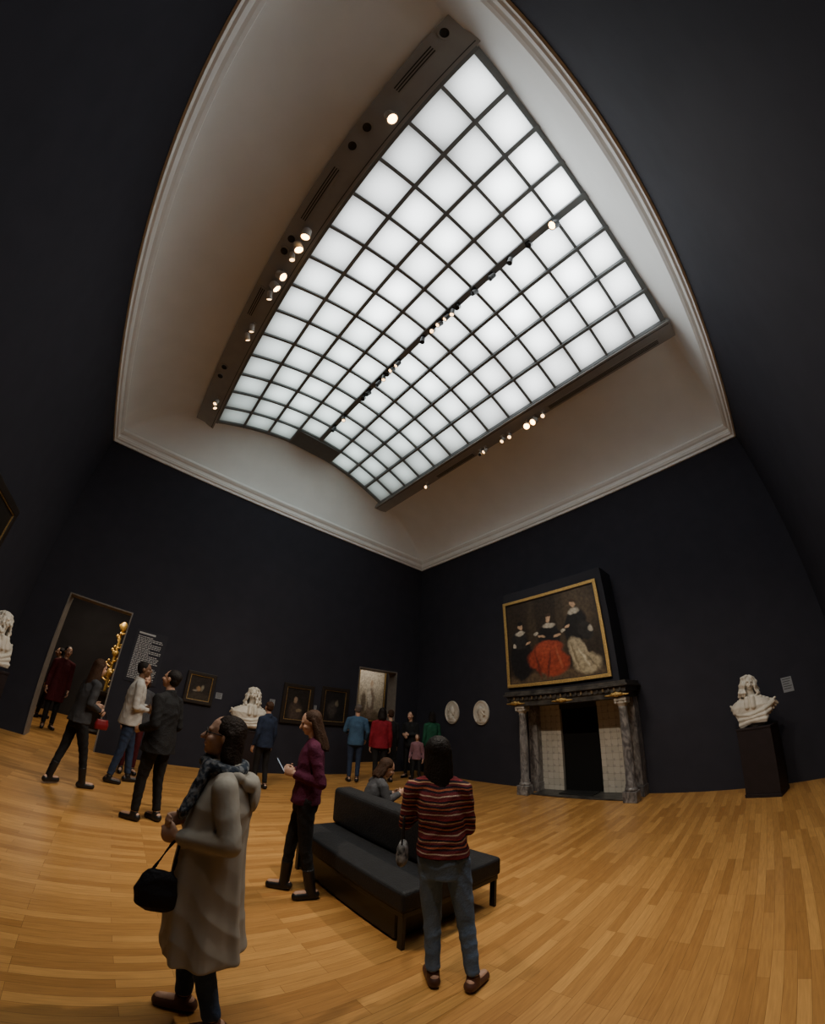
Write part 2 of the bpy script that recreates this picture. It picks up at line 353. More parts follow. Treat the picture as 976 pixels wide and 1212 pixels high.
def light(n,t,loc,e,c=(1,1,1),size=.3,aim=None,ang=60,blend=.7):
    ld=bpy.data.lights.new(n,t); ld.energy=e; ld.color=c
    if t=='SPOT': ld.spot_size=math.radians(ang); ld.spot_blend=blend; ld.shadow_soft_size=size
    elif t=='AREA': ld.size=size
    else: ld.shadow_soft_size=size
    o=bpy.data.objects.new(n,ld); COL.objects.link(o); o.location=loc
    if aim: o.rotation_euler=rotto(Vector(aim)-Vector(loc))
    return o
light('adjoining_fill','AREA',(-8.8,2.2,3.85),65,(1,.85,.65),1.2,aim=(-8.8,2.2,0))  # added fill light for the gallery behind the left doorway, no fixture modelled
light('gilding_fill_spot','SPOT',(-8.5,.9,3.7),160,(1,.8,.5),.05,aim=(-8.12,2.35,2.0),ang=45)  # added spot without a fixture, brightens the gilded stand
light('adjoining_fill','AREA',(-.8,1.1,3.85),45,(1,.9,.78),.8,aim=(-.6,1.6,1.5))  # added fill light for the room behind the second doorway, no fixture modelled
# ---------------------------------------------------------------- pictures
def paint_mat(name,cw,ch,z0,bg,blobs):
    m=bpy.data.materials.new(name); m.use_nodes=True; nt=m.node_tree; b=nt.nodes['Principled BSDF']; b.inputs['Roughness'].default_value=.5; b.inputs['Specular IOR Level'].default_value=.25
    N=nt.nodes.new; Lk=nt.links.new
    tc=N('ShaderNodeTexCoord'); nz=N('ShaderNodeTexNoise'); nz.inputs['Scale'].default_value=9; nz.inputs['Detail'].default_value=4; Lk(tc.outputs['Object'],nz.inputs['Vector'])
    sb=N('ShaderNodeVectorMath'); sb.operation='SUBTRACT'; Lk(nz.outputs['Color'],sb.inputs[0]); sb.inputs[1].default_value=(.5,.5,.5)
    scl=N('ShaderNodeVectorMath'); scl.operation='SCALE'; Lk(sb.outputs[0],scl.inputs[0]); scl.inputs['Scale'].default_value=.09
    ad=N('ShaderNodeVectorMath'); ad.operation='ADD'; Lk(tc.outputs['Object'],ad.inputs[0]); Lk(scl.outputs[0],ad.inputs[1])
    sp=N('ShaderNodeSeparateXYZ'); Lk(ad.outputs[0],sp.inputs[0])
    def ma(src,a,c):
        n=N('ShaderNodeMath'); n.operation='MULTIPLY_ADD'; Lk(src,n.inputs[0]); n.inputs[1].default_value=a; n.inputs[2].default_value=c; return n.outputs[0]
    cb=N('ShaderNodeCombineXYZ'); Lk(ma(sp.outputs[0],1/cw,.5),cb.inputs[0]); Lk(ma(sp.outputs[2],1/ch,-z0/ch),cb.inputs[1])
    prev=None
    n2=N('ShaderNodeTexNoise'); n2.inputs['Scale'].default_value=16; n2.inputs['Detail'].default_value=5; Lk(tc.outputs['Object'],n2.inputs['Vector'])
    for (cx,cy,rx,ry,rot,c,soft) in blobs:
        mp=N('ShaderNodeMapping'); mp.vector_type='TEXTURE'; Lk(cb.outputs[0],mp.inputs[0]); mp.inputs['Location'].default_value=(cx,cy,0); mp.inputs['Rotation'].default_value=(0,0,math.radians(rot)); mp.inputs['Scale'].default_value=(rx,ry,1)
        ln=N('ShaderNodeVectorMath'); ln.operation='LENGTH'; Lk(mp.outputs[0],ln.inputs[0])
        mr=N('ShaderNodeMapRange'); mr.interpolation_type='SMOOTHSTEP'; Lk(ln.outputs['Value'],mr.inputs['Value']); mr.inputs['From Min'].default_value=1-soft; mr.inputs['From Max'].default_value=1+soft; mr.inputs['To Min'].default_value=1; mr.inputs['To Max'].default_value=0
        mx=N('ShaderNodeMix'); mx.data_type='RGBA'; Lk(mr.outputs[0],mx.inputs['Factor'])
        if prev is None: mx.inputs['A'].default_value=(*bg,1)
        else: Lk(prev,mx.inputs['A'])
        mx.inputs['B'].default_value=(*c,1); prev=mx.outputs['Result']
    cr=N('ShaderNodeValToRGB'); cr.color_ramp.elements[0].position=.3; cr.color_ramp.elements[1].position=.7; cr.color_ramp.elements[0].color=(.6,.6,.6,1); cr.color_ramp.elements[1].color=(1.2,1.2,1.2,1); Lk(n2.outputs['Fac'],cr.inputs[0])
    mu=N('ShaderNodeMix'); mu.data_type='RGBA'; mu.blend_type='MULTIPLY'; mu.inputs['Factor'].default_value=1; Lk(prev,mu.inputs['A']); Lk(cr.outputs[0],mu.inputs['B']); Lk(mu.outputs['Result'],b.inputs['Base Color'])
    return m
PC=[0]
def picture(x,y,z,w,h,face,frame,fwid,bg,blobs,lab,depth=.05):
    rot={'n':0,'e':-math.pi/2,'w':math.pi/2}[face]
    o=empty('painting',(x,y,z),rot,lab,'painting')
    def ring(b,x0,x1,z0,z1,t,ya,yb):
        P=[(x0,z0),(x1,z0),(x1,z1),(x0,z1)];Q=[(x0+t,z0+t),(x1-t,z0+t),(x1-t,z1-t),(x0+t,z1-t)]
        v=[(p[0],ya,p[1]) for p in P]+[(p[0],ya,p[1]) for p in Q]+[(p[0],yb,p[1]) for p in P]+[(p[0],yb,p[1]) for p in Q]; f=[]
        for i in range(4):
            k=(i+1)%4; f+=[(i,k,4+k,4+i),(8+i,12+i,12+k,8+k),(i,8+i,8+k,k),(4+i,4+k,12+k,12+i)]
        b.add(v,f)
    b=MB().mat(frame); ring(b,-w/2,w/2,0,h,fwid,-depth,0)
    f_=obj('frame',b.mesh('frame'),parent=o); bevel(f_,.008)
    q=fwid-.003
    b=MB().mat(goldp if frame is not goldp else darkwood); ring(b,-w/2+q,w/2-q,q,h-q,.016,-depth*.75,-.004)
    obj('frame_slip',b.mesh('slip'),parent=o)
    cw,ch=w-2*fwid,h-2*fwid; PC[0]+=1
    b=MB().mat(paint_mat('canvas_paint_%d'%PC[0],cw,ch,fwid,bg,blobs)).box(-cw/2,cw/2,-.02,-.004,fwid,h-fwid)
    obj('canvas',b.mesh('canvas'),parent=o)
    return o
sk=(.50,.33,.21); wp=(.42,.38,.31); bk=(.010,.009,.010); bk2=(.02,.018,.018)
grp=[(.5,.02,.6,.10,0,(.09,.06,.035),.3),(.80,.75,.17,.35,0,(.075,.052,.032),.4),(.30,.65,.05,.4,0,(.045,.032,.02),.4),(.62,.62,.04,.4,0,(.05,.035,.022),.4),
 (.15,.30,.13,.27,0,bk,.12),(.14,.52,.085,.12,10,bk2,.15),(.48,.50,.115,.16,0,bk,.12),(.76,.56,.115,.20,-10,bk,.12),(.85,.50,.07,.12,20,bk2,.15),
 (.42,.26,.20,.15,-6,(.25,.040,.020),.12),(.50,.19,.16,.14,4,(.27,.045,.022),.15),(.46,.38,.15,.08,-5,(.31,.055,.028),.2),(.33,.20,.014,.15,10,(.12,.02,.012),.6),(.45,.18,.012,.14,-10,(.13,.022,.014),.6),(.56,.24,.012,.12,12,(.36,.09,.045),.6),
 (.76,.26,.085,.19,16,(.36,.30,.20),.15),(.83,.14,.13,.11,-10,(.34,.28,.18),.2),(.72,.25,.010,.15,12,(.19,.15,.09),.6),(.81,.20,.010,.13,22,(.48,.42,.30),.6),(.88,.14,.010,.10,35,(.20,.16,.10),.6),
 (.155,.605,.055,.028,8,wp,.3),(.485,.635,.065,.03,-6,wp,.3),(.765,.735,.055,.032,8,wp,.3),
 (.16,.69,.026,.045,5,sk,.25),(.485,.715,.026,.045,-5,sk,.25),(.765,.82,.026,.045,8,sk,.25),(.16,.73,.030,.022,0,bk,.3),(.485,.757,.030,.02,0,(.05,.03,.02),.3),(.765,.862,.030,.02,0,(.06,.035,.02),.3),
 (.235,.47,.03,.014,20,sk,.3),(.40,.52,.04,.014,-15,sk,.3),(.57,.50,.035,.014,10,sk,.3),(.68,.58,.03,.013,30,sk,.3),(.905,.50,.025,.035,0,wp,.35),(.34,.56,.025,.02,0,wp,.35),(.63,.54,.024,.02,0,wp,.35),(.08,.46,.02,.025,0,wp,.35)]
picture(-.66,-4.95,2.20,2.36,1.98,'e',goldp,.07,(.028,.019,.013),grp,'large gold-framed group portrait with red tablecloth over the fireplace')
still=[(.5,.1,.6,.2,0,(.05,.04,.03),.2),(.45,.45,.11,.11,0,(.30,.18,.09),.3),(.62,.5,.06,.14,0,(.2,.18,.13),.3),(.3,.36,.12,.05,0,(.22,.19,.15),.3)]
picture(-6.2,0,1.30,.62,.66,'n',darkwood,.07,(.03,.024,.02),still,'small dark-framed still life painting on the navy wall')
picture(-3.89,0,1.16,.80,.94,'n',darkwood,.09,(.022,.018,.016),[(.45,.25,.28,.3,0,(.07,.05,.04),.3),(.42,.62,.08,.09,0,(.32,.22,.15),.3),(.6,.3,.12,.05,0,(.2,.15,.09),.3)],'dark portrait in a black frame on the navy wall')
picture(-2.86,0,1.20,.80,.95,'n',darkwood,.09,(.018,.016,.016),[(.4,.4,.2,.25,0,(.06,.05,.045),.4),(.6,.6,.08,.1,0,(.16,.13,.09),.4)],'very dark painting in a black frame near the doorway')
picture(-W,-3.35,1.75,1.6,1.47,'w',darkwood,.11,(.02,.017,.014),[(.3,.3,.2,.3,0,(.05,.035,.025),.3),(.3,.7,.05,.08,0,(.3,.2,.13),.3)],'large dark painting in black and gold frame on side wall')
picture(-.42,1.9,1.30,1.15,1.75,'n',goldp,.05,(.34,.29,.21),[(.5,.9,.6,.4,0,(.42,.37,.29),.4),(.5,0,.6,.2,0,(.15,.11,.07),.3),(.5,.35,.14,.30,0,(.20,.15,.11),.2),(.44,.45,.08,.2,15,(.45,.40,.32),.3),(.5,.74,.06,.07,0,(.36,.27,.19),.25),(.22,.35,.09,.2,0,(.13,.10,.07),.3)],'tall pale painting seen through the doorway')
white_t=mat('wall_text',(.42,.42,.42),.7,.2)
b=MB().mat(mat('text_panel',(.033,.033,.042),.8,.15)).box(-7.75,-7.10,-.012,0,1.46,2.52).mat(white_t)
z=2.44; b.box(-7.70,-7.36,-.014,-.012,z,z+.035); z-=.06
while z>1.52:
    x=-7.70; end=-7.16-random.random()*.05
    if random.random()<.12: end=-7.40
    while x<end:
        w=random.uniform(.02,.07); b.box(x,min(x+w,end),-.014,-.012,z,z+.017); x+=w+.011
    z-=.034
obj('wall_text_panel',b.mesh('wall_text_panel'),label='dark wall text panel with rows of small white writing',cat='sign')
def plate(x,y,z,w,h,face,c=(.25,.26,.28)):
    rot={'n':0,'e':-math.pi/2}[face]
    o=MB().mat(mat('plate',c,.6,.2)).box(-w/2,w/2,-.008,0,0,h).mat(mat('plate_ink',(.05,.05,.05),.6))
    for k in range(5): o.box(-w*.4,w*(.4-.1*(k%3)),-.0095,-.008,h*.85-k*h*.16,h*.9-k*h*.16)
    obj('wall_label',o.mesh('wall_label'),loc=(x,y,z),rot=rot,label='small grey museum label plate on the navy wall',cat='sign',group='museum labels')
plate(-5.76,0,1.48,.14,.13,'n'); plate(-4.52,0,1.5,.13,.16,'n'); plate(-3.39,0,1.55,.07,.1,'n'); plate(0,-8.97,1.42,.17,.24,'e')
# ---------------------------------------------------------------- fireplace
FP=empty('fireplace',(0,-5.11,0),-math.pi/2,'monumental chimneypiece with veined marble columns and dark carved mantel','fireplace')
def part(nm,b,par=FP,bev=.006,smooth=False):
    o=obj(nm,b.mesh(nm),parent=par,smooth=smooth)
    if bev: bevel(o,bev)
    return o
part('hearth',MB().mat(marble_d).box(-.86,1.0,-.66,-.001,0,.03))
part('chimney_breast',MB().mat(mat('chimney_paint',(.024,.024,.031),.8,.15)).box(-1.35,1.14,-.64,-.001,2.10,4.42))
b=MB().mat(marble_d)
b.rings([(0,-.41,1.80,1.24,.41),(0,-.41,1.90,1.24,.41),(0,-.42,1.905,1.28,.42),(0,-.42,2.0,1.28,.42),(0,-.45,2.005,1.34,.45),(0,-.45,2.04,1.34,.45),(0,-.435,2.045,1.31,.435),(0,-.435,2.10,1.31,.435)],n=64,ex=200)
part('mantel',b,bev=0)
for k in range(-11,12): part('dentil',MB().mat(marble_d if k%2 else goldd).box(k*.108-.018,k*.108+.018,-.865,-.842,1.925,1.985),bev=0)
for x in (-1.08,1.10,0):
    b=MB(); b.cap((x-.08,-.83,1.86),(x+.08,-.83,1.86),.035,.035); b.ell((x,-.84,1.86),(.06,.03,.05))
    b.cap((x-.22,-.82,1.85),(x-.06,-.82,1.85),.012,.03); b.cap((x+.06,-.82,1.85),(x+.22,-.82,1.85),.03,.012)
    obj('carved_scroll',b.remesh('scroll',.008,goldp,1),parent=FP)
for x in (-1.0,1.14):
    part('column_plinth',MB().mat(marble_g).box(x-.125,x+.125,-.815,-.565,0,.19),bev=.01)
    part('column',MB().mat(marble_g).lathe([(.110,.19),(.115,.215),(.105,.24),(.088,.26),(.098,.29),(.082,.32),(.088,.8),(.084,1.2),(.074,1.60),(.081,1.62),(.074,1.65)],x,-.69,28),bev=0,smooth=True)
    b=MB().lathe([(.076,1.64),(.085,1.67),(.105,1.70),(.105,1.73)],x,-.69,24).box(x-.115,x+.115,-.805,-.575,1.745,1.80)
    for sx in (-1,1): b.cap((x+sx*.09,-.78,1.715),(x+sx*.09,-.60,1.715),.028,.028)
    obj('capital',b.remesh('capital',.007,marble_c,0),parent=FP)
    part('pilaster',MB().mat(marble_g).box(x-.10,x+.10,-.30,-.001,.19,1.80),bev=.008)
    part('pilaster_base',MB().mat(marble_g).box(x-.12,x+.12,-.32,-.001,0,.19),bev=.008)
def tile_mat():
    m=bpy.data.materials.new('glazed_tiles'); m.use_nodes=True; nt=m.node_tree; b=nt.nodes['Principled BSDF']
    tc=nt.nodes.new('ShaderNodeTexCoord'); mp=nt.nodes.new('ShaderNodeMapping'); mp.inputs['Rotation'].default_value=(math.pi/2,0,0); nt.links.new(tc.outputs['Object'],mp.inputs[0])
    br=nt.nodes.new('ShaderNodeTexBrick'); br.offset=0; br.inputs['Scale'].default_value=1; br.inputs['Brick Width'].default_value=.13; br.inputs['Row Height'].default_value=.13; br.inputs['Mortar Size'].default_value=.002
    br.inputs['Color1'].default_value=(.36,.34,.29,1); br.inputs['Color2'].default_value=(.43,.40,.345,1); br.inputs['Mortar'].default_value=(.16,.15,.13,1); nt.links.new(mp.outputs[0],br.inputs['Vector'])
    vo=nt.nodes.new('ShaderNodeTexVoronoi'); vo.inputs['Scale'].default_value=7.7; vo.inputs['Randomness'].default_value=.25; nt.links.new(tc.outputs['Object'],vo.inputs['Vector'])
    nz=nt.nodes.new('ShaderNodeTexNoise'); nz.inputs['Scale'].default_value=45; nt.links.new(tc.outputs['Object'],nz.inputs['Vector'])
    ad=nt.nodes.new('ShaderNodeMath'); ad.operation='MULTIPLY_ADD'; nt.links.new(nz.outputs['Fac'],ad.inputs[0]); ad.inputs[1].default_value=.6; nt.links.new(vo.outputs['Distance'],ad.inputs[2])
    cr=nt.nodes.new('ShaderNodeValToRGB'); cr.color_ramp.elements[0].position=.44; cr.color_ramp.elements[0].color=(.5,.5,.5,1); cr.color_ramp.elements[1].position=.54; cr.color_ramp.elements[1].color=(0,0,0,1); nt.links.new(ad.outputs[0],cr.inputs[0])
    mx=nt.nodes.new('ShaderNodeMix'); mx.data_type='RGBA'; nt.links.new(cr.outputs[0],mx.inputs['Factor']); nt.links.new(br.outputs['Color'],mx.inputs['A']); mx.inputs['B'].default_value=(.18,.165,.17,1)
    nt.links.new(mx.outputs['Result'],b.inputs['Base Color']); b.inputs['Roughness'].default_value=.3
    return m
tiles=tile_mat()
for x0,x1 in ((-.90,-.42),(.42,1.04)):
    part('tile_panel',MB().mat(tiles).box(x0,x1,-.12,-.001,.03,1.80),bev=.004)
part('firebox',MB().mat(mat('firebox_black',(.008,.008,.008),.9,.1)).box(-.42,.42,-.03,-.001,.03,1.80),bev=0)  # flat near-black slab across the fireplace opening
part('firebox_frame',MB().mat(mat('cast_iron',(.014,.014,.014),.6,.3)).box(-.418,.418,-.125,-.035,1.70,1.798),bev=0)
part('hearth_plate',MB().mat(mat('cast_iron',(.014,.014,.014))).box(-.35,.35,-.5,-.13,.032,.05),bev=0)
# ---------------------------------------------------------------- roundels
def roundel(y,z,flip):
    o=empty('portrait_medallion',(0,y,z),-math.pi/2,'oval white marble relief medallion with a profile head','relief','marble medallions')
    b=MB().mat(marble_w); K=36
    v=[];f=[]
    pr=[(1.0,0),(1.0,-.035),(.97,-.05),(.90,-.05),(.87,-.03),(.5,-.03),(.01,-.03)]
    for r,yy in pr:
        for i in range(K):
            a=2*math.pi*i/K; v.append((.25*r*math.cos(a),yy,.31*r*math.sin(a)))
    for j in range(len(pr)-1):
        for i in range(K):
            k=(i+1)%K; f.append((j*K+i,j*K+k,(j+1)*K+k,(j+1)*K+i))
    f.append(tuple(range(K))); f.append(tuple((len(pr)-1)*K+i for i in range(K)))
    b.add(v,f); obj('plaque',b.mesh('plaque'),parent=o)
    s=-1 if flip else 1
    b=MB(); b.ell((0,-.035,.06),(.095,.05,.115)); b.ell((s*.03,-.035,.01),(.07,.045,.08)); b.cap((s*.09,-.045,.05),(s*.11,-.045,.02),.012,.018); b.cap((s*.07,-.04,-.05),(s*.085,-.04,-.05),.02,.02)
    b.cap((-s*.02,-.035,-.05),(-s*.02,-.03,-.14),.055,.07); b.rings([(0,-.04,-.25,.14,.03),(0,-.04,-.18,.13,.03),(0,-.04,-.12,.07,.03)])
    for k in range(7): b.ell((-s*(.05+.03*(k%3)),-.05,.12-k*.035),(.035,.035,.03))
    obj('relief_head',b.remesh('relief',.008,marble_w,2,maxy=-.012),parent=o)
roundel(-1.46,1.70,False); roundel(-2.47,1.69,True)
# ---------------------------------------------------------------- busts
def bust(loc,az,ptop,sc,pw,label,seed,wig=True,turn=0,tilt=0):
    pl=empty('plinth',(loc[0],loc[1],0),az-math.pi/2,'tall square dark museum plinth beneath a marble bust','plinth')
    pm=mat('plinth_paint',(.020,.014,.015),.6,.25,.1)
    bevel(obj('plinth_body',MB().mat(pm).box(-pw/2,pw/2,-pw/2,pw/2,.05,ptop-.03).mesh('pb'),parent=pl),.006)
    bevel(obj('plinth_base',MB().mat(pm).box(-pw/2-.01,pw/2+.01,-pw/2-.01,pw/2+.01,0,.05).mesh('pb'),parent=pl),.004)
    bevel(obj('plinth_top',MB().mat(pm).box(-pw/2-.008,pw/2+.008,-pw/2-.008,pw/2+.008,ptop-.03,ptop).mesh('pb'),parent=pl),.004)
    o=empty('marble_bust',(loc[0],loc[1],ptop+.001),az-math.pi/2,label,'statue')
    s=sc
    obj('socle',MB().mat(marble_w).lathe([(.12*s,0),(.125*s,.02*s),(.085*s,.04*s),(.07*s,.07*s),(.09*s,.11*s)],n=24).mesh('socle'),parent=o,smooth=True)
    P=lambda x,y,z:(x*s,y*s,z*s); R=random.Random(seed)
    b=MB()
    b.rings([P(0,0,.06)+(.12*s,.09*s),P(.02,.01,.13)+(.22*s,.13*s),P(.03,.01,.22)+(.31*s,.16*s),P(.02,.01,.31)+(.33*s,.16*s),P(.01,0,.385)+(.28*s,.14*s),P(0,-.01,.43)+(.18*s,.11*s),P(0,-.01,.47)+(.10*s,.09*s)])
    b.cap(P(0,0,.42),P(0,.02,.56),.07*s,.06*s)
    b.cap(P(-.04,.12,.43),P(-.05,.165,.30),.045*s,.04*s); b.cap(P(.04,.12,.43),P(.05,.165,.30),.045*s,.04*s)
    for k in range(7):
        pts=[(-.36+.03*k,.01+.02*k,.37-.05*k),(-.20,.13+.008*k,.27-.035*k),(.02,.165,.20-.022*k),(.22,.12,.24-.04*k),(.36-.025*k,-.0,.35-.045*k)]
        r=(.032 if k%2 else .018)
        for a,c in zip(pts[:-1],pts[1:]): b.cap(P(*a),P(*c),r*s,r*s)
    for sg in (-1,1):
        for k in range(5): b.cap(P(sg*(.16+.045*k),.06-.02*k,.43-.025*k),P(sg*(.25+.03*k),.07-.03*k,.16+.03*k),.026*s,.018*s)
    H0=.655; ty=math.radians(turn); tl=math.radians(tilt)
    Mt=np.array([[math.cos(ty),-math.sin(ty),0],[math.sin(ty),math.cos(ty),0],[0,0,1]])@np.array([[math.cos(tl),0,math.sin(tl)],[0,1,0],[-math.sin(tl),0,math.cos(tl)]])
    def Q(x,y,z):
        q=Mt@np.array([x,y,z]); return (q[0]*s,q[1]*s,(H0+q[2])*s)
    b.ell(Q(0,0,.02),(.085*s,.10*s,.10*s),M=Mt); b.ell(Q(0,.035,-.03),(.068*s,.072*s,.088*s),M=Mt); b.ell(Q(0,.062,-.085),(.035*s,.033*s,.028*s),M=Mt)
    b.cap(Q(0,.10,.012),Q(0,.128,-.028),.011*s,.017*s); b.cap(Q(-.035,.09,.028),Q(.035,.09,.028),.013*s,.013*s); b.cap(Q(-.022,.10,-.055),Q(.022,.10,-.055),.009*s,.009*s)
    for sg in (-1,1): b.ell(Q(sg*.04,.078,-.03),(.026*s,.022*s,.026*s),M=Mt)
    obj('torso_and_head',b.remesh('bust',.0075,marble_w,1,fold=.0025,seed=seed),parent=o)
    b=MB()
    b.ell(Q(0,-.022,.035),(.094*s,.10*s,.085*s),M=Mt)
    lo,hi=(38,322) if wig else (60,300)
    nl=22 if wig else 20
    for i in range(nl):
        a0=math.radians(lo+(hi-lo)*i/(nl-1)); ph=R.uniform(0,6)
        path=[(.035,.118),(.088,.088),(.115,.03),(.128,-.03),(.140,-.09),(.150,-.15),(.150,-.20)] if wig else [(.035,.115),(.082,.085),(.102,.03),(.100,-.03),(.088,-.08)]
        pr_=None
        for j,(r,zz) in enumerate(path):
            a=a0+.14*math.sin(j*2.2+ph); rr_=r*(1+.09*math.sin(j*2.9+ph))
            q=Q(rr_*math.sin(a),rr_*math.cos(a)*.95-.012,zz)
            if pr_ is not None: b.cap(pr_,q,(.018+.006*math.sin(j*2+ph))*s,(.019+.006*math.sin(j*2.7+ph))*s,n=10)
            pr_=q
    obj('carved_hair',b.remesh('hair',.006,marble_w,1),parent=o)
bust((-.50,-8.36),math.radians(165),1.03,1.0,.52,'cream marble bust with long curls and draped cloak',2,turn=28,tilt=-8)
bust((-5.12,-.42),math.radians(-95),.95,1.14,.42,'white marble bust of a wigged figure in flowing drapery',5,turn=-25)
bust((-9.50,-2.42),math.radians(-20),1.15,.95,.42,'white marble bust beside the side wall on a plinth',8,True)
# ---------------------------------------------------------------- bench
lea=mat('black_leather',(.013,.013,.0145),.62,.3,.15,12,.25,60)
BN=empty('bench',(-5.40,-5.70,0),0,'long black leather double-sided bench with a central backrest','bench')
def bb(nm,x0,x1,y0,y1,z0,z1,m=lea,bv=.03):
    o=obj(nm,MB().mat(m).box(x0,x1,y0,y1,z0,z1).mesh(nm),parent=BN); bevel(o,bv,4); 
    return o
bb('seat',-.52,.52,-.80,.85,.27,.42)
bb('seat_frame',-.50,.50,-.78,.83,.23,.27,blackm,.005)
bb('plinth_box',-.46,.30,-.66,.78,.02,.23,blackm,.01)
bb('backrest',-.11,.11,-.80,.85,.42,.79,lea,.05)
for x in (-.48,.48):
    for y in (-.75,.78): bb('leg',x-.014,x+.014,y-.025,y+.025,0,.23,blackm,.003)
o=empty('gilded_candelabrum',(-8.14,2.35,0),0,'tall gilded carved candelabrum standing in the next gallery','candelabrum')
b=MB().mat(gold); b.cap((0,0,1.05),(0,0,2.6),.04,.03)
for k in range(22):
    z=1.12+k*.072; a=k*1.3; r=.13+.05*math.sin(k)
    b.cap((0,0,z),(r*math.cos(a),r*math.sin(a),z+.07),.02,.024); b.ell((r*math.cos(a),r*math.sin(a),z+.09),(.032,.032,.045))
b.ell((0,0,2.70),(.10,.10,.13)); b.ell((0,0,2.0),(.09,.09,.09)); b.ell((0,0,1.5),(.08,.08,.12))
obj('carved_stem',b.remesh('cs',.012,gold,1),parent=o)
obj('pedestal',MB().mat(darkwood).lathe([(.28,0),(.28,.06),(.2,.1),(.18,.9),(.24,.95),(.24,1.02)],n=24).mesh('ped'),parent=o)
# ---------------------------------------------------------------- people
def cloth(n,c,rough=.85,bump=.35,bs=60,noise=.12): return mat(n,c,rough,.15,noise,10,bump,bs)
skins={'light':mat('skin_light',(.50,.30,.21),.5,.35,.05,20),'dark':mat('skin_dark',(.16,.085,.05),.5,.35,.05,20)}
lip=mat('lips',(.30,.09,.075),.4,.4)
eyew=mat('eye',(.02,.015,.012),.2,.5)
def sweater_mat():
    m=bpy.data.materials.new('striped_knit'); m.use_nodes=True; nt=m.node_tree; b=nt.nodes['Principled BSDF']; b.inputs['Roughness'].default_value=.9; b.inputs['Specular IOR Level'].default_value=.1
    tc=nt.nodes.new('ShaderNodeTexCoord'); nz=nt.nodes.new('ShaderNodeTexNoise'); nz.inputs['Scale'].default_value=7; nt.links.new(tc.outputs['Object'],nz.inputs['Vector'])
    sp=nt.nodes.new('ShaderNodeSeparateXYZ'); nt.links.new(tc.outputs['Object'],sp.inputs[0])
    a0=nt.nodes.new('ShaderNodeMath'); a0.operation='MULTIPLY_ADD'; nt.links.new(nz.outputs['Fac'],a0.inputs[0]); a0.inputs[1].default_value=.04; nt.links.new(sp.outputs[2],a0.inputs[2])
    mm=nt.nodes.new('ShaderNodeMath'); mm.operation='MULTIPLY'; mm.inputs[1].default_value=1/.105; nt.links.new(a0.outputs[0],mm.inputs[0])
    fr=nt.nodes.new('ShaderNodeMath'); fr.operation='FRACT'; nt.links.new(mm.outputs[0],fr.inputs[0])
    cr=nt.nodes.new('ShaderNodeValToRGB'); cr.color_ramp.interpolation='CONSTANT'; nt.links.new(fr.outputs[0],cr.inputs[0])
    cols=[(0,(.13,.025,.03)),(.14,(.44,.34,.27)),(.21,(.13,.025,.03)),(.36,(.028,.018,.026)),(.46,(.34,.10,.05)),(.55,(.028,.018,.026)),(.66,(.13,.025,.03)),(.76,(.38,.22,.13)),(.83,(.028,.018,.026)),(.93,(.20,.03,.035))]
    e=cr.color_ramp.elements; e[0].position=0; e[0].color=(*cols[0][1],1); e[1].position=cols[1][0]; e[1].color=(*cols[1][1],1)
    for p,c in cols[2:]:
        q=e.new(p); q.color=(*c,1)
    nt.links.new(cr.outputs[0],b.inputs['Base Color'])
    n2=nt.nodes.new('ShaderNodeTexNoise'); n2.inputs['Scale'].default_value=120; nt.links.new(tc.outputs['Object'],n2.inputs['Vector'])
    bp=nt.nodes.new('ShaderNodeBump'); bp.inputs['Strength'].default_value=.5; bp.inputs['Distance'].default_value=.01; nt.links.new(n2.outputs['Fac'],bp.inputs['Height']); nt.links.new(bp.outputs[0],b.inputs['Normal'])
    return m
def lerp(a,b_,t): return tuple(a[i]+(b_[i]-a[i])*t for i in range(3))
